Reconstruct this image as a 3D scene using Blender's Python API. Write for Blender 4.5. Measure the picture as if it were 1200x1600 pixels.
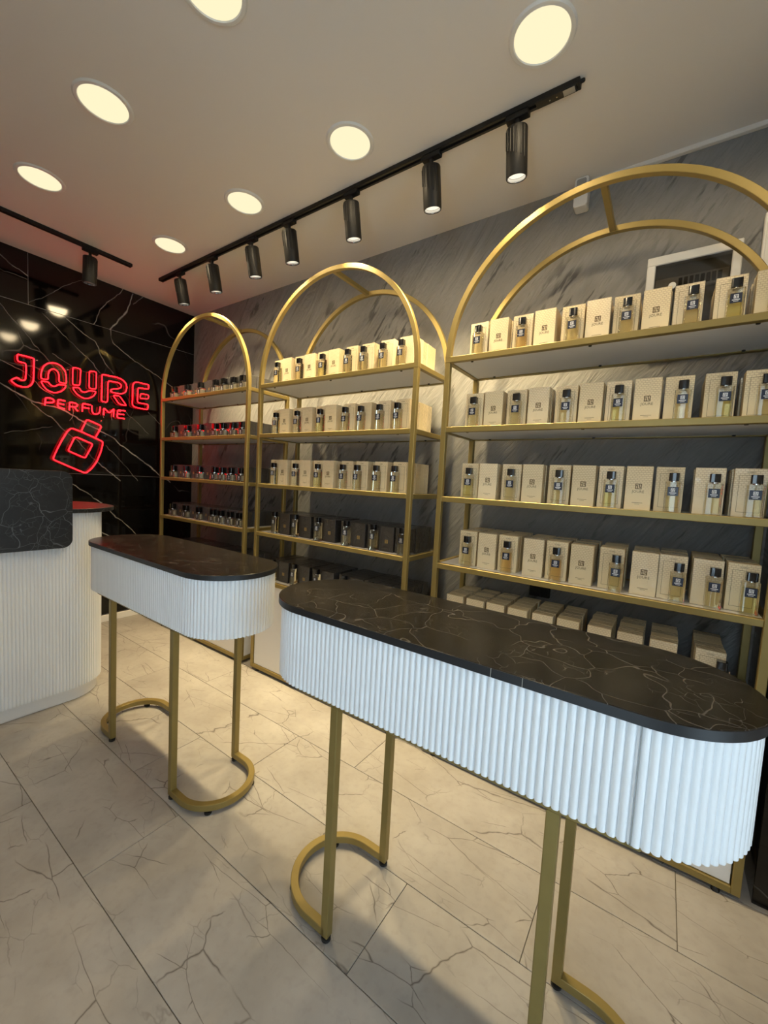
import bpy, bmesh, math, random
from mathutils import Vector, Matrix
random.seed(7)
PI = math.pi
SC = bpy.context.scene
COL = SC.collection
for _o in list(bpy.data.objects):
    bpy.data.objects.remove(_o)

# ------------------------------------------------------------------ camera
cam = bpy.data.cameras.new('camera')
cam.sensor_fit = 'VERTICAL'
cam.sensor_height = 32.0
cam.lens = 631.85 / 1600 * 32.0
cam.clip_start = 0.02
cam_o = bpy.data.objects.new('camera', cam)
COL.objects.link(cam_o)
YAW, PIT, ROL = 0.9672, -0.07217, 0.05401
_f = Vector((-math.cos(YAW) * math.cos(PIT), math.sin(YAW) * math.cos(PIT), math.sin(PIT)))
_r = _f.cross(Vector((0, 0, 1))).normalized()
_u = _r.cross(_f)
_r2 = math.cos(ROL) * _r + math.sin(ROL) * _u
_u2 = -math.sin(ROL) * _r + math.cos(ROL) * _u
M = Matrix((_r2, _u2, -_f)).transposed().to_4x4()
M.translation = Vector((3.876, -2.224, 1.32))
cam_o.matrix_world = M
SC.camera = cam_o

# ------------------------------------------------------------------ light of the place: daylight outside, lamp levels, exposure
LAMP_COL = (1.0, 0.78, 0.47)
DOWNLIGHT_WATT = 12.0
SPOT_WATT = 110.0
SPOT_COL = (1.0, 0.79, 0.43)
NEON_STRENGTH = 12.0
DAYLIGHT = (0.69, 0.86, 1.0)
DAYLIGHT_STRENGTH = 5.6
world = bpy.data.worlds.new('world')
SC.world = world
world.use_nodes = True
bg = world.node_tree.nodes['Background']
bg.inputs['Color'].default_value = (*DAYLIGHT, 1)
bg.inputs['Strength'].default_value = DAYLIGHT_STRENGTH
SC.view_settings.view_transform = 'Standard'
SC.view_settings.look = 'None'
SC.view_settings.gamma = 1.0
SC.view_settings.use_curve_mapping = False
SC.view_settings.exposure = -0.12
SC.cycles.transparent_max_bounces = 16
SC.cycles.max_bounces = 8
SC.cycles.use_light_tree = False
SC.cycles.sample_clamp_indirect = 6.0

# room
X1, Y0, ZC = 5.0, -3.2, 2.822      # front wall x, left wall y, ceiling z
def portal(loc, rot, sx, sy):
    l = bpy.data.lights.new('daylight_portal', 'AREA')
    l.shape = 'RECTANGLE'; l.size = sx; l.size_y = sy
    l.cycles.is_portal = True
    o = bpy.data.objects.new('daylight_portal', l)
    o.location = loc; o.rotation_euler = rot
    COL.objects.link(o)
portal((X1 + .03, -2.15, 1.2), (0, PI / 2, 0), 2.3, .8)
portal((3.85, Y0 - .03, 1.2), (PI / 2, 0, 0), .7, 2.3)

# ------------------------------------------------------------------ materials
MAT = {}
def new_mat(name):
    m = bpy.data.materials.new(name); m.use_nodes = True
    nt = m.node_tree
    return m, nt, nt.nodes['Principled BSDF']
def plain(name, col, rough=0.5, metal=0.0, coat=0.0, spec=None, noise=0.0, nscale=40.0):
    m, nt, b = new_mat(name)
    b.inputs['Base Color'].default_value = (*col, 1)
    b.inputs['Roughness'].default_value = rough
    b.inputs['Metallic'].default_value = metal
    b.inputs['Coat Weight'].default_value = coat
    if spec is not None: b.inputs['Specular IOR Level'].default_value = spec
    if noise > 0:
        tc = nt.nodes.new('ShaderNodeTexCoord')
        n = nt.nodes.new('ShaderNodeTexNoise'); n.inputs['Scale'].default_value = nscale
        nt.links.new(tc.outputs['Object'], n.inputs['Vector'])
        r = nt.nodes.new('ShaderNodeMix'); r.data_type = 'RGBA'
        r.inputs[6].default_value = (*[c * (1 - noise) for c in col], 1)
        r.inputs[7].default_value = (*[min(1, c * (1 + noise)) for c in col], 1)
        nt.links.new(n.outputs['Fac'], r.inputs[0])
        nt.links.new(r.outputs[2], b.inputs['Base Color'])
    MAT[name] = m
    return m
def emit(name, col, s):
    m = bpy.data.materials.new(name); m.use_nodes = True
    nt = m.node_tree; nt.nodes.clear()
    e = nt.nodes.new('ShaderNodeEmission'); o = nt.nodes.new('ShaderNodeOutputMaterial')
    e.inputs['Color'].default_value = (*col, 1); e.inputs['Strength'].default_value = s
    nt.links.new(e.outputs[0], o.inputs['Surface'])
    MAT[name] = m
    return m
class NG:
    """small helper around a node tree"""
    def __init__(s, nt): s.nt = nt
    def n(s, t, **kw):
        x = s.nt.nodes.new(t)
        for k, v in kw.items(): setattr(x, k, v)
        return x
    def l(s, a, b): s.nt.links.new(a, b)
    def math(s, op, a, b=None, clamp=False):
        x = s.n('ShaderNodeMath', operation=op); x.use_clamp = clamp
        for i, v in enumerate((a, b)):
            if v is None: continue
            if isinstance(v, (int, float)): x.inputs[i].default_value = v
            else: s.l(v, x.inputs[i])
        return x.outputs[0]
    def vmath(s, op, a, b=None, scale=None):
        x = s.n('ShaderNodeVectorMath', operation=op)
        for i, v in enumerate((a, b)):
            if v is None: continue
            if isinstance(v, (tuple, list)): x.inputs[i].default_value = v
            else: s.l(v, x.inputs[i])
        if scale is not None:
            if isinstance(scale, (int, float)): x.inputs['Scale'].default_value = scale
            else: s.l(scale, x.inputs['Scale'])
        return x
    def noise(s, vec, scale, detail=4, rough=.55, dist=0):
        x = s.n('ShaderNodeTexNoise')
        x.inputs['Scale'].default_value = scale; x.inputs['Detail'].default_value = detail
        x.inputs['Roughness'].default_value = rough; x.inputs['Distortion'].default_value = dist
        s.l(vec, x.inputs['Vector'])
        return x
    def ramp(s, fac, stops):
        x = s.n('ShaderNodeValToRGB')
        el = x.color_ramp.elements
        while len(el) < len(stops): el.new(.5)
        for e, (p, c) in zip(el, stops):
            e.position = p; e.color = (c, c, c, 1) if isinstance(c, (int, float)) else (*c, 1)
        s.l(fac, x.inputs[0])
        return x.outputs[0]
    def mix(s, fac, a, b):
        x = s.n('ShaderNodeMix', data_type='RGBA')
        for i, v in ((0, fac), (6, a), (7, b)):
            if isinstance(v, (int, float)): x.inputs[i].default_value = v
            elif isinstance(v, (tuple, list)): x.inputs[i].default_value = (*v, 1)
            else: s.l(v, x.inputs[i])
        return x.outputs[2]
    def bump(s, h, strength, dist, bsdf):
        x = s.n('ShaderNodeBump'); x.inputs['Strength'].default_value = strength; x.inputs['Distance'].default_value = dist
        s.l(h, x.inputs['Height']); s.l(x.outputs[0], bsdf.inputs['Normal'])
    def crack(s, vec, scale, width, warp, wscale, mask_lo, mask_hi, mscale):
        """thin broken lines: Voronoi cell borders on warped coordinates, kept only where a noise is high"""
        w = s.noise(vec, wscale, 2, .6)
        off = s.vmath('SCALE', s.vmath('SUBTRACT', w.outputs['Color'], (.5, .5, .5)).outputs[0], scale=warp).outputs[0]
        v2 = s.vmath('ADD', vec, off).outputs[0]
        vo = s.n('ShaderNodeTexVoronoi', feature='DISTANCE_TO_EDGE'); vo.inputs['Scale'].default_value = scale
        s.l(v2, vo.inputs['Vector'])
        line = s.ramp(vo.outputs['Distance'], [(0, 1), (width, 0)])
        m = s.noise(vec, mscale, 1, .5)
        return s.math('MULTIPLY', line, s.ramp(m.outputs['Fac'], [(mask_lo, 0), (mask_hi, 1)]))

plain('ceiling', (.78, .74, .68), .85)
plain('wall_paint', (.62, .60, .57), .8)
plain('white_lam', (.80, .79, .77), .42, noise=.02, nscale=6)
plain('white_flute', (.84, .86, .88), .38)
plain('white_plastic', (.78, .77, .73), .4)
plain('grey_plastic', (.30, .30, .29), .35)
plain('gold', (.285, .213, .070), .40, .45, noise=.08, nscale=25)
plain('grout', (.30, .29, .28), .8)
plain('black_metal', (.010, .0095, .009), .5, .0, spec=.3, noise=.1)
plain('black_soft', (.008, .008, .008), .7)
plain('rubber', (.01, .01, .01), .6)
plain('black_edge', (.010, .011, .013), .45)
plain('cap_black', (.006, .006, .007), .12, coat=.5)
plain('label_navy', (.010, .016, .04), .35)
plain('label_white', (.75, .77, .80), .4)
plain('bronze_print', (.13, .085, .035), .4, .3)
plain('gold_print', (.45, .31, .10), .35, .5)
plain('liquid_sheen', (.42, .40, .34), .15)  # squat bottle liquid; reflections of the glass painted in as opaque pale colour
plain('chrome', (.7, .7, .7), .15, 1.0)
plain('socket_black', (.008, .008, .009), .35)
plain('joint_dark', (.17, .145, .115), .9)
plain('silver_label', (.45, .43, .38), .35, .4)
emit('lamp', (1.0, .90, .58), 1.12)
emit('spot_lens', (1.0, .90, .70), 1.3)
emit('neon', (1.0, .0062, .0105), NEON_STRENGTH)

# dark printed carton
def carton(name, base, dark, wrap):
    m, nt, b = new_mat(name); g = NG(nt)
    tc = g.n('ShaderNodeTexCoord')
    mp = g.n('ShaderNodeMapping'); g.l(tc.outputs['Object'], mp.inputs[0])
    # small key pattern on the upper part of the carton, fading downwards
    br = g.n('ShaderNodeTexBrick'); br.inputs['Scale'].default_value = 1.0
    br.inputs['Brick Width'].default_value = .011; br.inputs['Row Height'].default_value = .007
    br.inputs['Mortar Size'].default_value = .0009; br.inputs['Color1'].default_value = (1, 1, 1, 1)
    br.inputs['Color2'].default_value = (1, 1, 1, 1); br.inputs['Mortar'].default_value = (0, 0, 0, 1)
    sw = g.n('ShaderNodeSeparateXYZ'); g.l(tc.outputs['Object'], sw.inputs[0])
    cb = g.n('ShaderNodeCombineXYZ')
    g.l(g.math('ADD', sw.outputs[0], sw.outputs[1]), cb.inputs[0]); g.l(sw.outputs[2], cb.inputs[1])
    g.l(cb.outputs[0], br.inputs['Vector'])
    fade = g.ramp(g.math('MULTIPLY', sw.outputs[2], 6.0), [(.32, 0), (.62, 1)])
    inv = g.math('SUBTRACT', 1.0, br.outputs['Color'])
    col = g.mix(g.math('MULTIPLY', g.math('MULTIPLY', inv, fade), .55), base, dark)
    oi = g.n('ShaderNodeObjectInfo')
    hv = g.n('ShaderNodeHueSaturation')
    g.l(col, hv.inputs['Color'])
    g.l(g.math('ADD', g.math('MULTIPLY', oi.outputs['Random'], .18), .9), hv.inputs['Value'])
    g.l(hv.outputs[0], b.inputs['Base Color'])
    b.inputs['Roughness'].default_value = .5
    if wrap:
        b.inputs['Coat Weight'].default_value = 1.0
        b.inputs['Coat Roughness'].default_value = .08
        off = g.vmath('ADD', tc.outputs['Object'], None)
        sc_ = g.vmath('SCALE', oi.outputs['Location'], scale=3.7)
        g.l(sc_.outputs[0], off.inputs[1])
        n = g.noise(off.outputs[0], 22, 2, .5, 2.2)
        bp = g.n('ShaderNodeBump'); bp.inputs['Strength'].default_value = .9; bp.inputs['Distance'].default_value = .014
        g.l(n.outputs['Fac'], bp.inputs['Height']); g.l(bp.outputs[0], b.inputs['Coat Normal'])
    MAT[name] = m
carton('carton_cream', (.80, .67, .42), (.42, .28, .17), False)
carton('carton_wrapped', (.80, .67, .43), (.42, .28, .17), True)
carton('carton_black', (.024, .021, .020), (.045, .038, .032), True)
carton('carton_slate', (.050, .050, .057), (.08, .078, .08), True)

# clear glass and liquid: see-through with a mirror film, so that lamps shine in it
def clear(name, tint, gloss, rough=.03):
    m = bpy.data.materials.new(name); m.use_nodes = True
    nt = m.node_tree; nt.nodes.clear(); g = NG(nt)
    o = g.n('ShaderNodeOutputMaterial'); t = g.n('ShaderNodeBsdfTransparent'); gl = g.n('ShaderNodeBsdfGlossy')
    t.inputs['Color'].default_value = (*tint, 1); gl.inputs['Roughness'].default_value = rough
    gl.inputs['Color'].default_value = (1, 1, 1, 1)
    lw = g.n('ShaderNodeLayerWeight'); lw.inputs['Blend'].default_value = .25
    f = g.math('ADD', g.math('MULTIPLY', lw.outputs['Fresnel'], .9), gloss, True)
    mx = g.n('ShaderNodeMixShader'); g.l(f, mx.inputs[0]); g.l(t.outputs[0], mx.inputs[1]); g.l(gl.outputs[0], mx.inputs[2])
    g.l(mx.outputs[0], o.inputs['Surface'])
    MAT[name] = m
clear('bottle_glass', (.97, .95, .89), .02)
clear('liquid_gold', (.985, .965, .88), .0)
clear('liquid_amber', (.98, .90, .74), .0)
clear('liquid_lime', (.975, .965, .80), .0)
clear('window_glass', (.95, .97, .97), .02)
clear('acrylic', (.96, .94, .94), .01)
clear('panel_glass', (.55, .53, .50), .03, .1)

# grey slate-like plaster, streaks rising to the right
def m_plaster():
    m, nt, b = new_mat('plaster'); g = NG(nt)
    tc = g.n('ShaderNodeTexCoord')
    mp = g.n('ShaderNodeMapping'); mp.inputs['Rotation'].default_value = (0, math.radians(55), 0)
    g.l(tc.outputs['Object'], mp.inputs[0])
    st = g.vmath('MULTIPLY', mp.outputs[0], (2.6, 1, 13.0)).outputs[0]
    fine = g.vmath('MULTIPLY', mp.outputs[0], (6, 1, 30.0)).outputs[0]
    n1 = g.noise(st, 1.0, 4, .68, .5)
    n2 = g.noise(tc.outputs['Object'], 2.4, 3, .55)
    n3 = g.noise(fine, 1.0, 2, .6)
    big = g.ramp(n2.outputs['Fac'], [(.46, 0), (.60, 1)])
    s1 = g.ramp(n1.outputs['Fac'], [(.50, 0), (.57, 1)])
    s3 = g.ramp(n3.outputs['Fac'], [(.48, 0), (.56, 1)])
    dark = g.math('MULTIPLY', g.math('MULTIPLY', s1, s3), g.math('ADD', g.math('MULTIPLY', big, .9), .12), True)
    base = g.mix(n1.outputs['Fac'], (.155, .155, .157), (.315, .308, .298))
    col = g.mix(g.math('MULTIPLY', dark, .8), base, (.045, .045, .050))
    g.l(col, b.inputs['Base Color'])
    b.inputs['Roughness'].default_value = .55
    b.inputs['Specular IOR Level'].default_value = .4
    h = n1.outputs['Fac']
    g.bump(h, .9, .02, b)
    MAT['plaster'] = m
m_plaster()

# marble laminate of the table tops and the counter
def m_marble(name, c0, c1, vein, amount, rough):
    m, nt, b = new_mat(name); g = NG(nt)
    tc = g.n('ShaderNodeTexCoord'); oi = g.n('ShaderNodeObjectInfo')
    v = g.vmath('ADD', tc.outputs['Object'], None)
    g.l(g.vmath('SCALE', oi.outputs['Location'], scale=4.7).outputs[0], v.inputs[1])
    v = v.outputs[0]
    cloud = g.noise(v, 7, 4, .65)
    base = g.mix(g.ramp(cloud.outputs['Fac'], [(.35, 0), (.7, 1)]), c0, c1)
    k1 = g.crack(v, 8.5, .012, .16, 6, .36, .52, 6)
    k2 = g.crack(v, 22, .022, .09, 13, .40, .56, 8)
    k = g.math('MAXIMUM', k1, g.math('MULTIPLY', k2, .6))
    g.l(g.mix(g.math('MULTIPLY', k, amount), base, vein), b.inputs['Base Color'])
    b.inputs['Roughness'].default_value = rough
    b.inputs['Specular IOR Level'].default_value = .5
    MAT[name] = m
m_marble('marble_top', (.0085, .0075, .0066), (.020, .017, .0145), (.33, .30, .27), .36, .21)
m_marble('marble_panel', (.0085, .0095, .0115), (.018, .0195, .023), (.30, .32, .35), .5, .40)

# floor planks printed as beige stone with dark cracks; each plank shows another piece of the print
def m_plank():
    m, nt, b = new_mat('plank'); g = NG(nt)
    tc = g.n('ShaderNodeTexCoord'); oi = g.n('ShaderNodeObjectInfo')
    v = g.vmath('ADD', tc.outputs['Object'], None)
    g.l(g.vmath('SCALE', oi.outputs['Location'], scale=5.3).outputs[0], v.inputs[1])
    v = v.outputs[0]
    n1 = g.noise(v, 3.0, 4, .62); n2 = g.noise(v, 38, 2, .6)
    base = g.mix(g.ramp(n1.outputs['Fac'], [(.3, 0), (.7, 1)]), (.295, .272, .25), (.42, .398, .372))
    base = g.mix(g.math('MULTIPLY', g.ramp(n2.outputs['Fac'], [(.5, 0), (.75, 1)]), .22), base, (.22, .20, .178))
    rot = g.n('ShaderNodeMapping'); rot.inputs['Rotation'].default_value = (0, 0, .9); rot.inputs['Scale'].default_value = (1, 2.1, 1)
    g.l(v, rot.inputs[0])
    rot2 = g.n('ShaderNodeMapping'); rot2.inputs['Rotation'].default_value = (0, 0, -.5); rot2.inputs['Scale'].default_value = (1, 2.6, 1)
    g.l(v, rot2.inputs[0])
    k1 = g.crack(rot.outputs[0], 1.9, .0056, .035, 9, .47, .55, 3.2)
    k2 = g.crack(rot2.outputs[0], 2.6, .006, .03, 11, .50, .58, 3.8)
    k3 = g.crack(rot.outputs[0], 6.5, .016, .03, 18, .56, .62, 4.4)
    k = g.math('MAXIMUM', g.math('MAXIMUM', k1, k2), g.math('MULTIPLY', k3, .4))
    g.l(g.mix(g.math('MULTIPLY', k, .85), base, (.055, .042, .035)), b.inputs['Base Color'])
    b.inputs['Roughness'].default_value = .42
    b.inputs['Specular IOR Level'].default_value = .4
    MAT['plank'] = m
m_plank()
NEON=[
('J',1,[(-1.322, 2.088), (-1.227, 2.084), (-1.23, 1.986), (-1.231, 1.929), (-1.241, 1.896), (-1.261, 1.873), (-1.29, 1.864), (-1.326, 1.87), (-1.359, 1.896), (-1.323, 1.927), (-1.306, 1.913), (-1.291, 1.91), (-1.277, 1.921), (-1.273, 1.981), (-1.273, 2.037), (-1.32, 2.037)]),
('O',1,[(-1.19, 1.948), (-1.188, 1.99), (-1.176, 2.038), (-1.148, 2.071), (-1.108, 2.085), (-1.07, 2.075), (-1.043, 2.043), (-1.035, 2.002), (-1.035, 1.945), (-1.082, 1.948), (-1.08, 2.004), (-1.092, 2.03), (-1.116, 2.04), (-1.137, 2.022), (-1.146, 1.994), (-1.147, 1.949)]),
('O',1,[(-1.19, 1.932), (-1.146, 1.935), (-1.135, 1.916), (-1.109, 1.906), (-1.084, 1.931), (-1.035, 1.935), (-1.046, 1.906), (-1.071, 1.878), (-1.109, 1.861), (-1.151, 1.871), (-1.177, 1.9)]),
('U',1,[(-0.993, 2.082), (-0.941, 2.082), (-0.948, 1.952), (-0.995, 1.948)]),
('U',1,[(-0.883, 2.082), (-0.834, 2.085), (-0.837, 1.947), (-0.886, 1.945)]),
('U',1,[(-0.994, 1.931), (-0.949, 1.934), (-0.941, 1.912), (-0.914, 1.904), (-0.884, 1.928), (-0.835, 1.93), (-0.851, 1.893), (-0.884, 1.866), (-0.923, 1.858), (-0.961, 1.877), (-0.987, 1.906)]),
('R',1,[(-0.795, 2.077), (-0.686, 2.079), (-0.645, 2.07), (-0.615, 2.045), (-0.608, 2.009), (-0.618, 1.97), (-0.651, 1.948), (-0.692, 1.947), (-0.734, 1.949), (-0.728, 1.972), (-0.679, 1.986), (-0.655, 1.999), (-0.652, 2.025), (-0.675, 2.038), (-0.751, 2.035), (-0.753, 1.949), (-0.755, 1.859), (-0.798, 1.858), (-0.796, 1.968)]),
('R',1,[(-0.715, 1.925), (-0.665, 1.93), (-0.61, 1.857), (-0.668, 1.861)]),
('E',1,[(-0.542, 2.075), (-0.43, 2.075), (-0.432, 2.035), (-0.521, 2.03), (-0.524, 1.901), (-0.434, 1.902), (-0.437, 1.854), (-0.543, 1.858), (-0.565, 1.873), (-0.561, 2.049)]),
('E',1,[(-0.498, 1.984), (-0.431, 1.986), (-0.433, 1.95), (-0.505, 1.941)]),
('p',0,[(-1.167, 1.758), (-1.163, 1.817), (-1.125, 1.818), (-1.11, 1.804), (-1.12, 1.786), (-1.165, 1.781)]),
('e',0,[(-1.043, 1.814), (-1.087, 1.819), (-1.09, 1.762), (-1.046, 1.753)]),
('e',0,[(-1.087, 1.789), (-1.049, 1.786)]),
('r',0,[(-1.016, 1.749), (-1.015, 1.813), (-0.975, 1.81), (-0.961, 1.799), (-0.976, 1.779), (-1.013, 1.779)]),
('r',0,[(-0.984, 1.778), (-0.961, 1.751)]),
('f',0,[(-0.932, 1.753), (-0.929, 1.819), (-0.875, 1.815)]),
('f',0,[(-0.929, 1.788), (-0.884, 1.786)]),
('u',0,[(-0.866, 1.813), (-0.866, 1.768), (-0.854, 1.749), (-0.832, 1.749), (-0.813, 1.763), (-0.807, 1.814)]),
('m',0,[(-0.782, 1.75), (-0.782, 1.811), (-0.74, 1.772), (-0.707, 1.817), (-0.71, 1.748)]),
('e2',0,[(-0.62, 1.811), (-0.678, 1.812), (-0.684, 1.745), (-0.626, 1.746)]),
('e2',0,[(-0.677, 1.779), (-0.63, 1.779)]),
('bottle',1,[(-1.002, 1.615), (-0.941, 1.596), (-0.847, 1.559), (-0.79, 1.534), (-0.787, 1.52), (-0.8, 1.453), (-0.831, 1.364), (-0.868, 1.305), (-0.902, 1.271), (-0.917, 1.27), (-1.011, 1.311), (-1.111, 1.357), (-1.119, 1.37), (-1.094, 1.439), (-1.066, 1.509), (-1.027, 1.588)]),
('cap',0,[(-0.938, 1.6), (-0.902, 1.692), (-0.89, 1.694), (-0.807, 1.664), (-0.799, 1.651), (-0.838, 1.564)]),
('square',1,[(-0.97, 1.549), (-0.865, 1.508), (-0.862, 1.497), (-0.908, 1.394), (-0.917, 1.39), (-1.025, 1.436), (-0.984, 1.539)]),
]
VEINS=[
([(-1.408, 1.871), (-1.236, 1.786), (-1.175, 1.775), (-1.033, 1.743), (-0.924, 1.686), (-0.794, 1.622), (-0.699, 1.576), (-0.645, 1.523), (-0.495, 1.414), (-0.309, 1.274), (-0.213, 1.206)],1.00),
([(-1.236, 1.786), (-1.231, 1.769), (-1.102, 1.658), (-1.034, 1.59), (-0.941, 1.511), (-0.858, 1.396), (-0.737, 1.298), (-0.638, 1.215)],0.70),
([(-1.406, 2.034), (-1.294, 1.976), (-1.235, 1.939), (-1.178, 1.882), (-1.101, 1.837)],0.50),
([(-1.398, 2.73), (-1.25, 2.655)],0.80),
([(-1.399, 2.641), (-1.257, 2.63)],0.35),
([(-1.402, 2.406), (-1.291, 2.28), (-1.15, 2.118)],0.40),
([(-1.167, 2.441), (-1.04, 2.316), (-0.881, 2.183), (-0.805, 2.097)],0.45),
([(-1.032, 2.443), (-0.828, 2.324), (-0.805, 2.24), (-0.702, 2.112)],0.65),
([(-0.85, 2.467), (-0.775, 2.635), (-0.634, 2.818)],0.70),
([(-0.723, 2.46), (-0.603, 2.647), (-0.554, 2.809)],1.00),
([(-0.723, 2.46), (-0.703, 2.363), (-0.56, 2.267), (-0.321, 2.161), (-0.191, 2.097)],0.70),
([(-1.247, 2.478), (-1.174, 2.538), (-1.09, 2.627), (-0.903, 2.781)],0.40),
([(-0.761, 1.5), (-0.649, 1.391), (-0.498, 1.214)],0.35),
([(-0.597, 1.813), (-0.416, 1.645)],0.40),
([(-0.418, 1.833), (-0.315, 1.751)],0.40),
([(-0.993, 1.188), (-0.783, 1.017)],0.80),
([(-0.75, 0.978), (-0.494, 0.723)],0.80),
([(-0.811, 0.786), (-0.72, 0.741)],0.80),
([(-1.385, 1.52), (-1.118, 1.608)],0.25),
([(-1.119, 2.155), (-0.967, 2.071)],0.40),
([(-0.553, 2.724), (-0.471, 2.815)],0.50),
]
# polished black stone of the end wall, with its white veins (y, z on the wall, strength)
def m_black_stone():
    m, nt, b = new_mat('black_stone'); g = NG(nt)
    geo = g.n('ShaderNodeNewGeometry')
    pos = geo.outputs['Position']
    w = g.noise(pos, 6, 3, .65)
    off = g.vmath('SCALE', g.vmath('SUBTRACT', w.outputs['Color'], (.5, .5, .5)).outputs[0], scale=.055).outputs[0]
    flat = g.vmath('MULTIPLY', g.vmath('ADD', pos, off).outputs[0], (0, 1, 1)).outputs[0]
    wn = g.noise(pos, 9, 1, .5)
    total = None
    for pts, s in VEINS:
        best = None
        for (y0, z0), (y1, z1) in zip(pts[:-1], pts[1:]):
            d = Vector((0, y1 - y0, z1 - z0)); L2 = d.length_squared
            pa = g.vmath('SUBTRACT', flat, (0, y0, z0)).outputs[0]
            h = g.math('MULTIPLY', g.vmath('DOT_PRODUCT', pa, tuple(d)).outputs['Value'], 1 / L2, True)
            q = g.vmath('SUBTRACT', pa, g.vmath('SCALE', tuple(d), scale=h).outputs[0]).outputs[0]
            dist = g.vmath('LENGTH', q).outputs['Value']
            best = dist if best is None else g.math('MINIMUM', best, dist)
        width = .0022 + .0042 * s * s
        v = g.math('SUBTRACT', 1.0, g.math('DIVIDE', best, width), True)
        v = g.math('MULTIPLY', v, .25 + .75 * s)
        total = v if total is None else g.math('MAXIMUM', total, v)
    total = g.math('MULTIPLY', total, g.ramp(wn.outputs['Fac'], [(.3, .25), (.6, 1)]))
    # faint hair veins everywhere else
    k = g.crack(pos, 1.6, .006, .25, 3, .55, .66, 2.0)
    total = g.math('MAXIMUM', total, g.math('MULTIPLY', k, .22))
    g.l(g.mix(total, (.0035, .0032, .003), (.42, .41, .39)), b.inputs['Base Color'])
    b.inputs['Roughness'].default_value = .07
    b.inputs['Specular IOR Level'].default_value = .42
    MAT['black_stone'] = m
m_black_stone()

# ------------------------------------------------------------------ mesh helpers
class MB:
    def __init__(s): s.v = []; s.f = []; s.sm = []
    def add(s, vs, fs, smooth=False):
        n = len(s.v); s.v += [tuple(p) for p in vs]
        for f in fs: s.f.append(tuple(i + n for i in f)); s.sm.append(smooth)
        return s
    def box(s, x0, x1, y0, y1, z0, z1):
        v = [(x, y, z) for z in (z0, z1) for y in (y0, y1) for x in (x0, x1)]
        return s.add(v, [(0, 2, 3, 1), (4, 5, 7, 6), (0, 1, 5, 4), (2, 6, 7, 3), (0, 4, 6, 2), (1, 3, 7, 5)])
    def prism(s, poly, z0, z1, axis='z', smooth=False):
        """poly: 2-D outline, extruded along an axis"""
        n = len(poly)
        def P(a, b, c): return (a, b, c) if axis == 'z' else ((c, a, b) if axis == 'x' else (a, c, b))
        v = [P(a, b, z0) for a, b in poly] + [P(a, b, z1) for a, b in poly]
        m = len(s.v)
        s.add(v, [tuple(range(n - 1, -1, -1)), tuple(range(n, 2 * n))])
        s.v = s.v[:m] + s.v[m:]
        for i in range(n):
            j = (i + 1) % n
            s.f.append((m + i, m + j, m + n + j, m + n + i)); s.sm.append(smooth)
        return s
    def lathe(s, prof, seg=24, axis='z', center=(0, 0, 0), ring=False):
        """prof: (radius, height) pairs; ring: closed profile, no end caps"""
        if ring: prof = list(prof) + [prof[0]]
        m = len(s.v); k = len(prof)
        for i in range(seg):
            a = 2 * PI * i / seg
            for r, h in prof:
                s.v.append((center[0] + r * math.cos(a), center[1] + r * math.sin(a), center[2] + h))
        for i in range(seg):
            j = (i + 1) % seg
            for q in range(k - 1):
                s.f.append((m + i * k + q, m + j * k + q, m + j * k + q + 1, m + i * k + q + 1)); s.sm.append(True)
        for q, rev in ((0, True), (k - 1, False)):
            if prof[q][0] > 1e-6 and not ring:
                loop = [m + i * k + q for i in range(seg)]
                s.f.append(tuple(reversed(loop)) if rev else tuple(loop)); s.sm.append(False)
        return s
    def sweep(s, path, prof, closed=False, up=(0, 0, 1), smooth=True):
        """sweep a closed 2-D profile along a path; profile x runs across, y runs along up"""
        path = [Vector(p) for p in path]; n = len(path); k = len(prof); up = Vector(up)
        m = len(s.v)
        for i, p in enumerate(path):
            a = path[i - 1] if (i > 0 or closed) else p
            b = path[(i + 1) % n] if (i < n - 1 or closed) else p
            d0 = (p - a); d1 = (b - p)
            if d0.length < 1e-9: d0 = d1
            if d1.length < 1e-9: d1 = d0
            t = (d0.normalized() + d1.normalized())
            t = t.normalized() if t.length > 1e-6 else d0.normalized()
            side = t.cross(up)
            if side.length < 1e-6: side = t.cross(Vector((0, 1, 0)))
            side.normalize(); nu = side.cross(t).normalized()
            c = max(.35, t.dot(d0.normalized()))
            for x, y in prof:
                q = p + side * (x / c) + nu * y
                s.v.append(tuple(q))
        segs = n if closed else n - 1
        for i in range(segs):
            j = (i + 1) % n
            for q in range(k):
                r = (q + 1) % k
                s.f.append((m + i * k + q, m + i * k + r, m + j * k + r, m + j * k + q)); s.sm.append(smooth)
        if not closed:
            s.f.append(tuple(m + q for q in range(k - 1, -1, -1))); s.sm.append(False)
            s.f.append(tuple(m + (n - 1) * k + q for q in range(k))); s.sm.append(False)
        return s
    def mesh(s, name, mat, bevel=0.0, bseg=1):
        me = bpy.data.meshes.new(name)
        me.from_pydata(s.v, [], s.f)
        me.polygons.foreach_set('use_smooth', s.sm)
        bm = bmesh.new(); bm.from_mesh(me)
        bmesh.ops.recalc_face_normals(bm, faces=bm.faces)
        if bevel > 0:
            es = [e for e in bm.edges if len(e.link_faces) == 2 and e.calc_face_angle(0) > .6]
            bmesh.ops.bevel(bm, geom=es, offset=bevel, segments=bseg, affect='EDGES', profile=.6)
        bm.to_mesh(me); bm.free()
        if any(s.sm): me.set_sharp_from_angle(angle=math.radians(38))
        me.materials.append(MAT[mat])
        return me
    def build(s, name, mat, parent=None, loc=(0, 0, 0), rot=(0, 0, 0), bevel=0.0, bseg=1):
        return obj(name, s.mesh(name, mat, bevel, bseg), parent, loc, rot)
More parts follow.
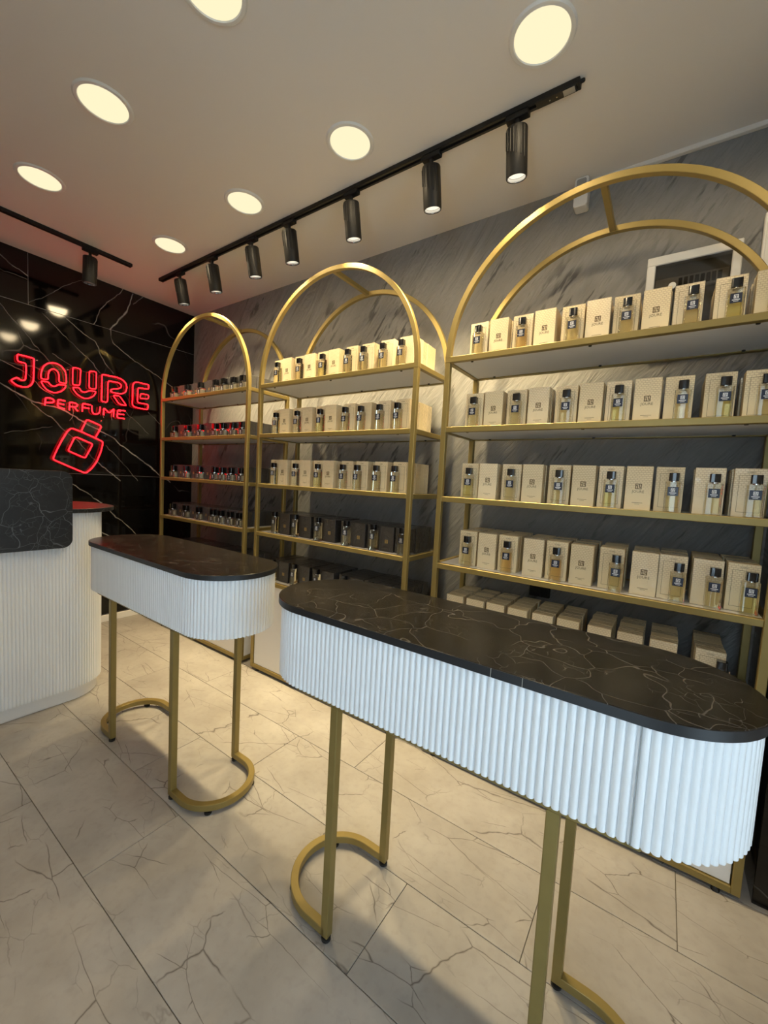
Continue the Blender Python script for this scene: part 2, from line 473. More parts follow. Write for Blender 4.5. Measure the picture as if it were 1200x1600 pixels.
def obj(name, me, parent=None, loc=(0, 0, 0), rot=(0, 0, 0)):
    o = bpy.data.objects.new(name, me); COL.objects.link(o)
    o.location = loc; o.rotation_euler = rot
    if parent is not None: o.parent = parent
    return o
def empty(name, loc=(0, 0, 0), rz=0.0):
    o = bpy.data.objects.new(name, None); COL.objects.link(o)
    o.empty_display_size = .05; o.location = loc; o.rotation_euler = (0, 0, rz)
    return o
def tag(o, label=None, cat=None, group=None, kind=None):
    for k, v in (('label', label), ('category', cat), ('group', group), ('kind', kind)):
        if v is not None: o[k] = v
    return o
def circ(r, n=8): return [(r * math.cos(2 * PI * i / n), r * math.sin(2 * PI * i / n)) for i in range(n)]
def sq(w, h=None, c=.0015):
    a = w / 2; b = (h or w) / 2
    return [(-a + c, -b), (a - c, -b), (a, -b + c), (a, b - c), (a - c, b), (-a + c, b), (-a, b - c), (-a, -b + c)]
def rrect(x0, x1, y0, y1, r, n=6):
    out = []
    for cx, cy, a0 in ((x1 - r, y1 - r, 0), (x0 + r, y1 - r, PI / 2), (x0 + r, y0 + r, PI), (x1 - r, y0 + r, 1.5 * PI)):
        for i in range(n + 1):
            a = a0 + PI / 2 * i / n
            out.append((cx + r * math.cos(a), cy + r * math.sin(a)))
    return out
def text_mesh(txt, size, mat, extrude=.00015):
    cu = bpy.data.curves.new('lettering', 'FONT'); cu.body = txt; cu.size = size
    cu.align_x = 'CENTER'; cu.align_y = 'CENTER'; cu.extrude = extrude; cu.resolution_u = 2
    o = bpy.data.objects.new('lettering', cu); COL.objects.link(o)
    me = bpy.data.meshes.new_from_object(o.evaluated_get(bpy.context.evaluated_depsgraph_get()))
    bpy.data.objects.remove(o); bpy.data.curves.remove(cu)
    for p in me.polygons: p.use_smooth = False
    me.materials.clear(); me.materials.append(MAT[mat])
    me.name = 'lettering'
    return me
def struct(o): o['kind'] = 'structure'; return o

# ------------------------------------------------------------------ the room
fl = struct(MB().box(-.02, X1 + .1, Y0 - .1, .1, -.08, -.004).build('floor', 'joint_dark'))
PW, PL, G = .3135, 1.215, .0011
pm = MB().box(G, PL - G, G, PW - G, -.004, 0).mesh('plank', 'plank', .0007)
pm_cache = {}
row_joint = {0: 4.02, 1: 3.653, 2: 3.285, 3: 2.442, 4: 1.94, 5: 2.31}
k = -2
while True:
    ytop = -.4865 - .3135 * k        # upper edge of row k (k=0 lies between -0.4865 and -0.80)
    ylow = ytop - PW
    if ytop < Y0: break
    j = row_joint.get(k, 4.02 + .368 * (0 - k) if k < 0 else 2.31 + .368 * (k - 5))
    j = j % PL
    x = j - PL
    while x < X1:
        a, b_ = max(x, 0.0), min(x + PL, X1)
        c, d = max(ylow, Y0), min(ytop, 0.0)
        if b_ - a > .01 and d - c > .01:
            if b_ - a > PL - 1e-4 and d - c > PW - 1e-4: me = pm
            else: me = MB().box(G, b_ - a - G, G, d - c - G, -.004, 0).mesh('plank', 'plank', .0007)
            obj('plank', me, fl, (a, c, 0))
        x += PL
    k += 1
struct(MB().box(-.1, X1 + .1, Y0 - .1, .1, ZC, ZC + .1).build('ceiling', 'ceiling'))
struct(MB().box(-.1, X1 + .1, 0, .12, 0, ZC).build('wall_right', 'plaster'))
# end wall: large polished slabs with fine joints
wb = struct(MB().box(-.12, -.0016, Y0 - .1, .1, 0, ZC).build('wall_back', 'grout'))
GJ = .0012
def slab(y0, y1, z0, z1): MB().box(-.0016, 0, y0 + GJ, y1 - GJ, z0 + GJ, z1 - GJ).build('tile', 'black_stone', wb, bevel=.0006)
for z0, z1, cuts in ((2.46, ZC, (0, -1.25, -2.45, Y0)), (1.26, 2.46, (0, -1.87, Y0)), (.06, 1.26, (0, -1.25, -2.45, Y0)), (0.0, .06, (0, -1.25, -2.45, Y0))):
    for a, b_ in zip(cuts[1:], cuts[:-1]): slab(a, b_, z0, z1)
struct(MB().box(0, .018, Y0, -.02, 0, .055).build('baseboard_back', 'white_lam', bevel=.002))
# left wall (behind the camera's left), window in it, front wall with shop window
struct(MB().box(-.1, 3.5, Y0 - .12, Y0, 0, ZC).box(3.5, 4.2, Y0 - .12, Y0, 2.35, ZC).box(3.5, 4.2, Y0 - .12, Y0, 0, .05).box(4.2, X1 + .1, Y0 - .12, Y0, 0, ZC).build('wall_left', 'wall_paint'))
struct(MB().box(X1, X1 + .12, -1.75, .1, 0, ZC).box(X1, X1 + .12, -2.55, -1.75, 2.35, ZC).box(X1, X1 + .12, -2.55, -1.75, 0, .05).box(X1, X1 + .12, Y0 - .1, -2.55, 0, ZC).build('wall_front', 'wall_paint'))
def window(name, fixed, a0, a1, along, n):
    """shop glazing: dark frame, panes"""
    w = empty(name); struct(w)
    def bx(a, b, z0, z1, t0, t1):
        return MB().box(a, b, fixed + t0, fixed + t1, z0, z1) if along == 'x' else MB().box(fixed + t0, fixed + t1, a, b, z0, z1)
    for a, b, z0, z1 in ((a0, a1, .05, .11), (a0, a1, 2.29, 2.35)): bx(a, b, z0, z1, .03, .09).build('window_frame', 'black_metal', w)
    st = (a1 - a0) / n
    for i in range(n + 1):
        c = a0 + i * st; lo, hi = max(a0, c - .025), min(a1, c + .025)
        bx(lo, hi, .11, 2.29, .03, .09).build('mullion', 'black_metal', w)
        if i < n: bx(c + .025, c + st - .025, .11, 2.29, .055, .063).build('pane', 'window_glass', w)
window('window_1', X1, -2.55, -1.75, 'y', 1)
window('window_2', Y0 - .12, 3.5, 4.2, 'x', 1)
# black stone pier beside the nearest shelf unit, surface run along the wall head
struct(MB().box(4.225, X1, -.47, 0, 0, ZC).build('wall_pier', 'black_stone', bevel=.002))
struct(MB().box(3.46, 4.225, -.022, 0, ZC - .02, ZC).build('trim_1', 'ceiling', bevel=.002))
# ------------------------------------------------------------------ arched shelf units
ZS = [1.914, 1.595, 1.271, .952, .635]      # top of the shelf rails
YF, YB, T = -.486, -.149, .025
UNITS = {'nearest': (2.998, 4.180, .572), 'middle': (1.651, 2.828, .585), 'farthest': (.391, 1.522, .566)}
SHELF = ['top shelf', 'second shelf', 'third shelf', 'fourth shelf', 'bottom shelf']
LOOK = {'nearest': 'gold arched shelf unit nearest the camera, behind the foremost table',
        'middle': 'gold arched shelf unit between the two other arched units',
        'farthest': 'gold arched shelf unit beside the black stone wall'}
BOARD = -.002
def shelf_unit(key):
    x0, x1, ah = UNITS[key]
    cx = (x0 + x1) / 2; hw = (x1 - x0) / 2
    u = empty('arched_shelf_unit', (cx, (YF + YB) / 2, 0))
    tag(u, LOOK[key], 'shelf', 'arched shelf units along the grey wall')
    yf, yb = YF - (YF + YB) / 2, YB - (YF + YB) / 2
    h = T / 2
    for sx in (-1, 1):
        for y in (yf, yb):
            MB().box(sx * hw - h, sx * hw + h, y - h, y + h, .018, ZS[0] - T).build('post', 'gold', u, bevel=.0018)
            MB().lathe([(.013, 0), (.013, .012), (.009, .019)], 12, center=(sx * (hw - .05), y, 0)).build('foot', 'rubber', u)
    for y in (yf, yb):
        path = [(hw * math.cos(a), y, ZS[0] - .004 + ah * math.sin(a)) for a in [PI * i / 56 for i in range(57)]]
        MB().sweep(path, sq(T), up=(0, 1, 0)).build('arch', 'gold', u)
    MB().box(-.0115, .0115, yf + h, yb - h, ZS[0] + ah - .0155, ZS[0] + ah + .0075).build('crossbar', 'gold', u, bevel=.0015)
    for lv, z in enumerate(ZS + [.043]):
        for y in (yf, yb):
            e = hw + h if lv == 0 else hw - h
            MB().box(-e, e, y - h, y + h, z - T, z).build('rail', 'gold', u, bevel=.0018)
        for sx in (-1, 1):
            MB().box(sx * hw - h, sx * hw + h, yf + h, yb - h, z - T, z).build('rail', 'gold', u, bevel=.0018)
        if lv < 5:
            b = MB().box(-hw + h, hw - h, yf + h, yb - h, z + BOARD - .018, z + BOARD).build('shelf_board', 'white_lam', u)
            for fx in (-.82, 0, .82):
                for y in (yf + .022, yb - .022):
                    MB().lathe([(.006, -.005), (.006, 0)], 10, center=(fx * hw, y, z + BOARD - .018)).build('screw', 'black_soft', b)
    # closed base: two front panels, middle stile, side and back panels
    zb, zt = .045, ZS[4] - T - .003
    MB().box(-h * .8, h * .8, yf - h, yf + h, .043, ZS[4] - T).build('stile', 'gold', u, bevel=.0015)
    for a, b_ in ((-hw + h + .004, -h * .8 - .004), (h * .8 + .004, hw - h - .004)):
        MB().box(a, b_, yf - .004, yf + .012, zb, zt).build('door', 'white_lam', u, bevel=.001)
    for sx in (-1, 1):
        MB().box(sx * hw - .008, sx * hw + .008, yf + h + .002, yb - h - .002, zb, zt).build('side_panel', 'white_lam', u, bevel=.001)
    MB().box(-hw + h, hw - h, yb - .006, yb + .006, zb, zt).build('back_panel', 'white_lam', u)
    return u
for key in UNITS: shelf_unit(key)

# ------------------------------------------------------------------ goods
EMB = ["XXXXXXX", "X...X.X", "XXX.X.X", "X.X.X.X", "X.X.XXX", "X.X...X", "XXXXXXX"]
def emblem_mesh(size, mat):
    b = MB(); c = size / 7
    for r, line in enumerate(EMB):
        i = 0
        while i < 7:
            if line[i] == 'X':
                j = i
                while j < 7 and line[j] == 'X': j += 1
                b.box(-size / 2 + i * c, -size / 2 + j * c, -.00025, 0, size / 2 - (r + 1) * c, size / 2 - r * c)
                i = j
            else: i += 1
    return b.mesh('emblem', mat)
def upright(me):
    me.transform(Matrix.Rotation(PI / 2, 4, 'X')); return me
def join_mesh(name, parts):
    """parts: (mesh, (x, y, z)) pieces of one print, joined into a single flat print"""
    v = []; f = []
    for me, off in parts:
        n = len(v)
        v += [(p.co.x + off[0], p.co.y + off[1], p.co.z + off[2]) for p in me.vertices]
        f += [tuple(i + n for i in p.vertices) for p in me.polygons]
    r = bpy.data.meshes.new(name); r.from_pydata(v, [], f); r.materials.append(parts[0][0].materials[0])
    return r
word_b = upright(text_mesh('JOURE', .0135, 'bronze_print'))
word_s = upright(text_mesh('JOURE', .0065, 'bronze_print'))
word_w = upright(text_mesh('JOURE', .0062, 'label_white'))
word_g = upright(text_mesh('JOURE', .0110, 'gold_print'))
def bars(rects, mat): 
    b = MB()
    for x0, x1, z0, z1 in rects: b.box(x0, x1, -.00025, 0, z0, z1)
    return b.mesh('bars', mat)
CW, CD, CH = .084, .046, .163
def frame_rects(x0, x1, z0, z1, t): return [(x0, x1, z0, z0 + t), (x0, x1, z1 - t, z1), (x0, x0 + t, z0 + t, z1 - t), (x1 - t, x1, z0 + t, z1 - t)]
P_EMB = join_mesh('emblem_print', [(emblem_mesh(.0205, 'bronze_print'), (0, 0, .088)), (word_b, (0, 0, .068)), (bars([(-.017, .017, .026, .0272), (-.008, .008, .021, .022)], 'bronze_print'), (0, 0, 0))])
P_FRM = join_mesh('frame_print', [(bars(frame_rects(-.030, .030, .016, .140, .0009), 'bronze_print'), (0, 0, 0)), (word_s, (0, 0, .150))])
DW, DD, DH = .090, .056, .135
P_DRK = join_mesh('emblem_print', [(emblem_mesh(.019, 'gold_print'), (0, 0, .055))])
P_DFR = join_mesh('frame_print', [(bars(frame_rects(-.034, .034, .014, .118, .0008), 'bronze_print'), (0, 0, 0)), (bars([(-.02, .02, .05, .051), (-.014, .014, .044, .0448)], 'bronze_print'), (0, 0, 0))])
QW, QD, QH = .092, .056, .108
P_QDR = join_mesh('emblem_print', [(emblem_mesh(.018, 'gold_print'), (0, 0, .046))])
ME_BOX = {}
for key, (w, d, h, mats) in {'cream': (CW, CD, CH, ('carton_cream', 'carton_wrapped')), 'tall_black': (DW, DD, DH, ('carton_black',)), 'low_black': (QW, QD, QH, ('carton_slate',))}.items():
    ME_BOX[key] = ([MB().box(-w / 2, w / 2, 0, d, 0, h).mesh('carton', m, .0009) for m in mats], w, d, h)
ORD = ['first', 'second', 'third', 'fourth', 'fifth', 'sixth', 'seventh', 'eighth', 'ninth', 'tenth', 'eleventh', 'twelfth']
ROWW = ['front row', 'second row', 'third row', 'fourth row', 'fifth row', 'rear row']
WORD = {'cream': 'cream', 'tall_black': 'tall black', 'low_black': 'low black'}
def carton_box(key, x, y, z, face, unit, lv, col, row):
    meshes, w, d, h = ME_BOX[key]
    wrapped = len(meshes) > 1 and random.random() < .45
    t = obj('cream_perfume_box' if key == 'cream' else 'black_perfume_box', meshes[1 if wrapped else 0], None, (x, y, z), (0, 0, random.uniform(-.014, .014)))
    extra = {'emblem': 'emblem', 'frame': 'framed'}.get(face, 'plain-faced') if row == 0 else ''
    lab = f"{WORD[key]} {extra} perfume box, {ORD[col]} column from left, {ROWW[row]}, {SHELF[lv]}, {unit} unit".replace('  ', ' ')
    tag(t, lab, 'box', f"{WORD[key]} perfume boxes on the {SHELF[lv]} of the {unit} arched unit")
    if row == 0:
        me = {('cream', 'emblem'): P_EMB, ('cream', 'frame'): P_FRM, ('tall_black', 'emblem'): P_DRK, ('tall_black', 'frame'): P_DFR, ('low_black', 'emblem'): P_QDR}.get((key, face))
        if me: obj('printed_emblem' if face == 'emblem' else 'printed_frame', me, t, (0, -.0002, 0))['kind'] = 'stuff'
    return t

# bottles: tall one and square squat one
def bottle_parts(w, d, h, capw, caph, lab):
    glass = MB().prism(rrect(-w / 2, w / 2, -d / 2, d / 2, .005, 3), 0, h, smooth=True).mesh('glass_body', 'bottle_glass')
    liq = {m: MB().prism(rrect(-w / 2 + .004, w / 2 - .004, -d / 2 + .004, d / 2 - .004, .003, 3), .007, h * .84, smooth=True).mesh('liquid', m) for m in ('liquid_gold', 'liquid_amber', 'liquid_lime', 'liquid_sheen')}
    neck = MB().lathe([(capw * .36, 0), (capw * .36, .004)], 14, center=(0, 0, h)).mesh('neck', 'chrome')
    cap = MB().prism(rrect(-capw / 2, capw / 2, -min(capw, d) / 2 + .001, min(capw, d) / 2 - .001, .004, 3), h + .004, h + .004 + caph, smooth=True).mesh('cap', 'cap_black', .0008)
    lw, lz = lab
    label = MB().box(-lw / 2, lw / 2, -d / 2 - .0008, -d / 2 - .0001, lz - lw * .5, lz + lw * .5).mesh('label', 'label_navy')
    pr = join_mesh('label_print', [(emblem_mesh(lw * .40, 'label_white'), (0, -d / 2 - .0008, lz + lw * .16)), (bars([(-lw * .33, lw * .33, -lw * .22, -lw * .14), (-lw * .22, lw * .22, -lw * .36, -lw * .31)], 'label_white'), (0, -d / 2 - .0008, lz))])
    return dict(glass_body=glass, liquid=liq, neck=neck, cap=cap, label=label, label_print=pr)
TALL = bottle_parts(.047, .029, .108, .030, .029, (.031, .075))
SQUAT = bottle_parts(.086, .034, .055, .046, .040, (.034, .028))
def bottle(kind, x, y, z, unit, lv, col):
    P = TALL if kind == 'tall' else SQUAT
    t = empty('perfume_bottle', (x, y, z), random.uniform(-.05, .05))
    nm = 'slim clear black-capped bottle' if kind == 'tall' else 'squat clear black-capped bottle'
    tag(t, f"{nm} before {ORD[col]} box column from left, {SHELF[lv]}, {unit} unit", 'bottle', f"perfume bottles on the {SHELF[lv]} of the {unit} arched unit")
    obj('glass_body', P['glass_body'], t)
    obj('liquid', P['liquid'][random.choices(('liquid_gold', 'liquid_amber', 'liquid_lime'), (6, 1, 2))[0] if kind == 'tall' else 'liquid_sheen'], t)
    obj('neck', P['neck'], t); obj('cap', P['cap'], t)
    l = obj('label', P['label'], t); obj('label_print', P['label_print'], l)['kind'] = 'stuff'
    return t
EPS = .0006
def stock(unit, lv, key, cols, bottle_kind, yfront=-.432):
    """cols: (x, has bottle in front, how many boxes deep, bottle x offset)"""
    meshes, w, d, h = ME_BOX[key]
    z = ZS[lv] + BOARD + EPS
    for ci, (x, hasb, deep, bo) in enumerate(cols):
        y = yfront + random.uniform(-.004, .004) + (.012 if hasb else 0)
        for r in range(deep):
            xx = x + (random.uniform(-.003, .003) if r else 0)
            face = ('emblem' if not hasb else ('frame' if (ci < 7 or random.random() < .4) else 'plain'))
            if y + r * (d + .0025) + d > YB - T / 2 - .004: break
            carton_box(key, xx, y + r * (d + .0025), z, face, unit, lv, ci, r)
        if hasb and bottle_kind:
            bottle(bottle_kind, x + bo, y - .020, z, unit, lv, ci)
AX = [3.112, 3.206, 3.309, 3.404, 3.510, 3.603, 3.697, 3.792, 3.886, 4.000, 4.106]
AB = [1, 0, 1, 0, 1, 0, 1, 0, 1, 1, 1]
for lv in (0, 1, 2):
    stock('nearest', lv, 'cream', [(x, b, 5 if lv == 0 else (4 if i > 7 else 2), .004 if x < 3.85 else .012) for i, (x, b) in enumerate(zip(AX, AB))], 'tall')
A4X = [3.130, 3.226, 3.318, 3.432, 3.525, 3.622, 3.727, 3.836, 3.922, 4.022, 4.116]
stock('nearest', 3, 'cream', [(x, b, 5, .004 if x < 3.6 else .018) for x, b in zip(A4X, AB)], 'tall', -.436)
A5X = [3.085, 3.188, 3.284, 3.386, 3.492, 3.592, 3.708, 3.812, 3.918, 4.055]
stock('nearest', 4, 'cream', [(x, 0, 5, 0) for x in A5X[:-1]] + [(A5X[-1], 1, 5, .03)], 'tall', -.436)
BX = [(1.745, 1, .012), (1.833, 0, 0), (1.940, 1, .018), (2.033, 0, 0), (2.140, 1, .014), (2.231, 0, 0), (2.362, 1, -.014), (2.474, 1, -.016), (2.602, 1, -.016), (2.722, 1, -.018)]
for lv in (0, 1, 2):
    stock('middle', lv, 'cream', [(x, b, 5 if i == 9 else (3 if lv == 0 else 2), bo) for i, (x, b, bo) in enumerate(BX)], 'tall', -.44)
BDX = [1.772, 1.872, 1.966, 2.060, 2.166, 2.262, 2.388, 2.482, 2.576, 2.670, 2.764]
for lv in (3, 4):
    stock('middle', lv, 'tall_black', [(x, 1 - i % 2, 4, .012) for i, x in enumerate(BDX)], 'tall', -.44)
CX = [.487, .586, .681, .777, .870, .964, 1.072, 1.170, 1.282, 1.396]
CB = [1, 0, 1, 0, 1, 0, 1, 1, 1, 1]
for lv in range(5):
    stock('farthest', lv, 'low_black', [(x, b, 4 if (i == 9 or lv == 4) else (3 if lv in (0, 3) else 2), 0) for i, (x, b) in enumerate(zip(CX, CB))], 'squat' if lv < 4 else None, -.43)

# ------------------------------------------------------------------ fluted display tables
def stadium(L, w, n=40):
    """outline points of a stadium (half length L, half width w), counter-clockwise"""
    out = []
    for i in range(n + 1):
        a = -PI / 2 + PI * i / n; out.append((L - w + w * math.cos(a), w * math.sin(a)))
    for i in range(n + 1):
        a = PI / 2 + PI * i / n; out.append((-(L - w) + w * math.cos(a), w * math.sin(a)))
    return out
def resample(poly, closed, step):
    pts = [Vector((p[0], p[1])) for p in poly]
    if closed: pts.append(pts[0])
    seg = [(b - a).length for a, b in zip(pts[:-1], pts[1:])]
    tot = sum(seg); n = max(3, round(tot / step)); out = []
    i = 0; acc = 0
    for k in range(n if closed else n + 1):
        s = tot * k / n
        while i < len(seg) - 1 and acc + seg[i] < s - 1e-9: acc += seg[i]; i += 1
        t = (s - acc) / seg[i] if seg[i] > 0 else 0
        p = pts[i].lerp(pts[i + 1], min(1, max(0, t))); d = (pts[i + 1] - pts[i]).normalized()
        out.append((p, Vector((d.y, -d.x))))
    return out
def flutes(poly, closed, pitch, depth, z0, z1, thick=.012, sub=8):
    """continuous moulded sheet of half-round ribs following an outline (outside on the right-hand side of travel)"""
    n = resample(poly, closed, pitch / sub)
    cnt = len(n); m = MB(); ring = []
    for i, (p, nr) in enumerate(n):
        ph = (i % sub) / sub
        b = depth * math.sqrt(max(0, 1 - (2 * ph - 1) ** 2))
        q = p + nr * (b - depth); qi = p - nr * thick
        ring.append((q, qi))
    for q, qi in ring:
        m.v += [(q.x, q.y, z0), (q.x, q.y, z1), (qi.x, qi.y, z1), (qi.x, qi.y, z0)]
    for i in range(cnt if closed else cnt - 1):
        a, b_ = i * 4, ((i + 1) % cnt) * 4
        for c in range(4):
            d = (c + 1) % 4
            m.f.append((a + c, b_ + c, b_ + d, a + d)); m.sm.append(c == 0)
    return m
def display_table(label, cx, cy, rz):
    t = tag(empty('display_table', (cx, cy, 0), rz), label, 'table', 'fluted display tables in the middle of the shop')
    L, W = .600, .189
    MB().prism(stadium(L, W), .940, .960, smooth=True).build('table_top', 'marble_top', t, bevel=.0015)
    MB().prism(stadium(L + .0006, W + .0006), .9405, .9585, smooth=True)
    e = resample(stadium(L, W), True, .01)
    MB().sweep([(p.x, p.y, .9497) for p, _ in e], [(-.0012, -.0092), (.0012, -.0092), (.0012, .0092), (-.0012, .0092)], closed=True).build('edge_band', 'black_edge', t)
    flutes(stadium(L - .008, W - .008), True, .0155, .0072, .722, .9398).build('fluted_apron', 'white_flute', t)
    MB().prism(stadium(L - .035, W - .035), .728, .739).build('apron_floor', 'white_lam', t)
    lx, ly, w = .283, .145, .025
    for sy in (-1, 1):
        MB().box(-.415, .415, sy * ly - w / 2, sy * ly + w / 2, .700, .7255).build('frame_rail', 'gold', t, bevel=.0015)
    for sx in (-1, 1):
        MB().box(sx * .415 - w / 2, sx * .415 + w / 2, -ly - w / 2, ly + w / 2, .7005, .725).build('frame_rail', 'gold', t, bevel=.0015)
        for sy in (-1, 1):
            MB().box(sx * lx - w / 2, sx * lx + w / 2, sy * ly - w / 2, sy * ly + w / 2, .016, .700).build('leg', 'gold', t, bevel=.0018)
        path = [(sx * lx, -ly, .0285)]
        r = ly
        for i in range(25):
            a = -PI / 2 + PI * i / 24
            path.append((sx * (lx + .075 + r * math.cos(a)), r * math.sin(a), .0285))
        path.append((sx * lx, ly, .0285))
        MB().sweep(path, sq(w)).build('base_loop', 'gold', t)
        for fx, fy in ((lx, -ly), (lx, ly), (lx + .075 + r * math.cos(.75), r * math.sin(.75)), (lx + .075 + r * math.cos(.75), -r * math.sin(.75))):
            MB().lathe([(.012, 0), (.014, .002), (.014, .009), (.006, .011), (.006, .0165)], 14, center=(sx * fx, fy, 0)).build('foot', 'rubber', t)
    return t
t1 = display_table('long white fluted table nearest the camera with dark marble top', 3.466, -1.251, .003)
t2 = display_table('white fluted table with dark marble top standing beside the reception counter', 2.058, -1.252, -.008)
# joints in the nearer table: butted rib sheet and edge band
MB().box(.411, .4125, -.1815, -.1800, .7225, .9395).build('sheet_joint', 'grey_plastic', t1)
for jx in (.151, .214):
    MB().box(jx, jx + .0012, -.1907, -.1895, .9405, .9590).build('band_joint', 'silver_label', t1)

# ------------------------------------------------------------------ reception counter
def counter():
    fx, ry, r = 1.245, -1.185, .20
    c = tag(empty('reception_counter', (0, 0, 0)), 'white fluted reception counter with dark marble front panel below the neon sign', 'counter')
    def outline(fx, ry, r, back=.66, left=-2.6):
        pts = [(fx, left)]
        for i in range(21):
            a = 0 + PI / 2 * i / 20
            pts.append((fx - r + r * math.cos(a), ry - r + r * math.sin(a)))
        for i in range(15):
            a = PI / 2 + PI / 2 * i / 14
            pts.append((back + r + r * math.cos(a), ry - r + r * math.sin(a)))
        pts.append((back, left))
        return pts
    flutes(outline(fx, ry, r), True, .0150, .0070, .075, 1.065).build('fluted_body', 'white_flute', c)
    MB().prism(outline(fx - .022, ry - .022, r - .02, .68, -2.58), 0, .075, smooth=True).build('plinth', 'white_lam', c, bevel=.002)
    MB().prism(outline(fx + .02, -1.105, .27, .60, -2.62), 1.065, 1.088, smooth=True).build('counter_top', 'marble_panel', c, bevel=.002)
    MB().prism(rrect(-2.45, -1.398, .884, 1.290, .045, 8), fx + .021, fx + .045, axis='x', smooth=True).build('front_panel', 'marble_panel', c, bevel=.0015)
    return c
counter()

# ------------------------------------------------------------------ neon sign on the black wall
def chaikin(pts, closed, q=.22):
    out = []
    n = len(pts)
    rng = range(n) if closed else range(n - 1)
    if not closed: out.append(pts[0])
    for i in rng:
        a, b = Vector(pts[i]), Vector(pts[(i + 1) % n])
        L = (b - a).length; k = min(q * L, .008) / max(L, 1e-6)
        out += [tuple(a.lerp(b, k)), tuple(a.lerp(b, 1 - k))]
    if not closed: out.append(pts[-1])
    return out
def neon_sign():
    s = tag(empty('neon_sign', (0, 0, 0)), 'red neon shop sign with a perfume bottle outline on the black wall', 'sign')
    for i, (nm, closed, pts) in enumerate(NEON):
        big = nm.isupper() or nm in ('bottle', 'cap', 'square')
        r = .0036 if big else .0044
        p = pts
        for _ in range(2): p = chaikin(p, closed)
        part = {'bottle': 'bottle_outline', 'cap': 'cap_outline', 'square': 'label_outline'}.get(nm, 'neon_letter' if big else 'small_neon_letter')
        MB().sweep([(.030, y, z) for y, z in p], circ(r, 6), closed=bool(closed), up=(1, 0, 0)).build(part, 'neon', s)
        if nm in ('J', 'R', 'E', 'bottle', 'cap') and len(pts) > 4:
            cy = sum(q[0] for q in pts) / len(pts); cz = sum(q[1] for q in pts) / len(pts)
            k = 1.06 if nm in ('bottle',) else 1.10
            MB().prism([(cy + (y - cy) * k, cz + (z - cz) * k) for y, z in pts], .0185, .0235, axis='x').build('acrylic_backing', 'acrylic', s)
    for y, z in ((-1.21, 2.075), (-1.025, 2.055), (-.505, 2.075), (-.66, 1.80), (-.80, 1.70)):
        MB().box(.0002, .034, y - .005, y + .005, z - .005, z + .005).build('stand_off', 'chrome', s, bevel=.002)
    for pts in ([(-.99, 1.80), (-.985, 1.74), (-.99, 1.70), (-1.01, 1.67)], [(-.775, 1.80), (-.785, 1.76), (-.775, 1.73)], [(-.71, 1.80), (-.72, 1.76), (-.715, 1.72)]):
        MB().sweep([(.012, y, z) for y, z in chaikin(pts, False)], circ(.0016, 6), up=(1, 0, 0)).build('wire', 'silver_label', s)
neon_sign()

# ------------------------------------------------------------------ ceiling lamps
ring = MB().lathe([(.0885, -.004), (.091, -.0075), (.102, -.0065), (.1075, -.001), (.1075, 0), (.0885, 0)], 48, ring=True).mesh('trim_ring', 'white_plastic')
disc = MB().lathe([(.0, -.0035), (.0884, -.0035), (.0884, -.001), (.0, -.001)], 48).mesh('diffuser', 'lamp')
DL = [(3.413, -.783), (2.592, -.783), (1.834, -.778), (1.031, -.772), (2.589, -1.452), (1.832, -1.462), (1.034, -1.456), (3.413, -1.455), (4.21, -.783), (4.21, -1.455), (1.832, -2.13), (2.59, -2.13), (3.413, -2.13)]
DLAB = ['round ceiling downlight directly before the nearest arched unit, largest in view', 'round ceiling downlight second from the camera beside the long track',
        'round ceiling downlight third from the camera beside the long track', 'small round ceiling downlight at the far end of the long track',
        'round ceiling downlight cut by the upper edge of the photo', 'oval-looking ceiling downlight in the row away from the shelves, second from camera',
        'ceiling downlight nearest the short track by the black wall', 'ceiling downlight above the nearest table, outside the photo', 'ceiling downlight by the black pier, outside the photo',
        'ceiling downlight between pier and shop window, outside the photo', 'ceiling downlight before the counter, outside the photo', 'ceiling downlight left of the camera, outside the photo', 'ceiling downlight over the camera, outside the photo']
for (x, y), lab in zip(DL, DLAB):
    d = tag(empty('ceiling_downlight', (x, y, ZC)), lab, 'lamp', 'round downlights set into the ceiling')
    obj('trim_ring', ring, d); obj('diffuser', disc, d)
    l = bpy.data.lights.new('downlight_beam', 'SPOT'); l.energy = DOWNLIGHT_WATT; l.color = LAMP_COL
    l.spot_size = math.radians(176); l.spot_blend = .35; l.shadow_soft_size = .07
    o = bpy.data.objects.new('downlight_beam', l); COL.objects.link(o); o.parent = d; o.location = (0, 0, -.012)

# ------------------------------------------------------------------ track spotlights
def spot_meshes():
    seg = 48; b = MB()
    prof = [(.0, .170), (.040, .1695), (.0415, .166), (.0415, .004), (.040, 0), (.0365, 0), (.0345, .018)]
    b.lathe(prof + [(.0345, .150), (.0, .152)], seg)
    body = b.mesh('lamp_body', 'black_metal')
    fins = MB()
    for i in range(7):
        a = math.radians(-150 + i * 20); hgt = .07 + .011 * i
        x, y = .0415 * math.cos(a), .0415 * math.sin(a)
        fins.sweep([(x, y, .160), (x, y, .160 - (.062 + .007 * i))], circ(.0022, 6), up=(1, 0, 0))
    fin = fins.mesh('cooling_ribs', 'black_metal')
    lens = MB().lathe([(0, .014), (.0335, .014), (.0335, .0165), (0, .0165)], 32).mesh('lens', 'spot_lens')
    rim = MB().lathe([(.0366, .0008), (.0366, .013), (.034, .013), (.0355, .0008)], 32, ring=True).mesh('reflector_ring', 'chrome')
    return body, fin, lens, rim
SB = spot_meshes()
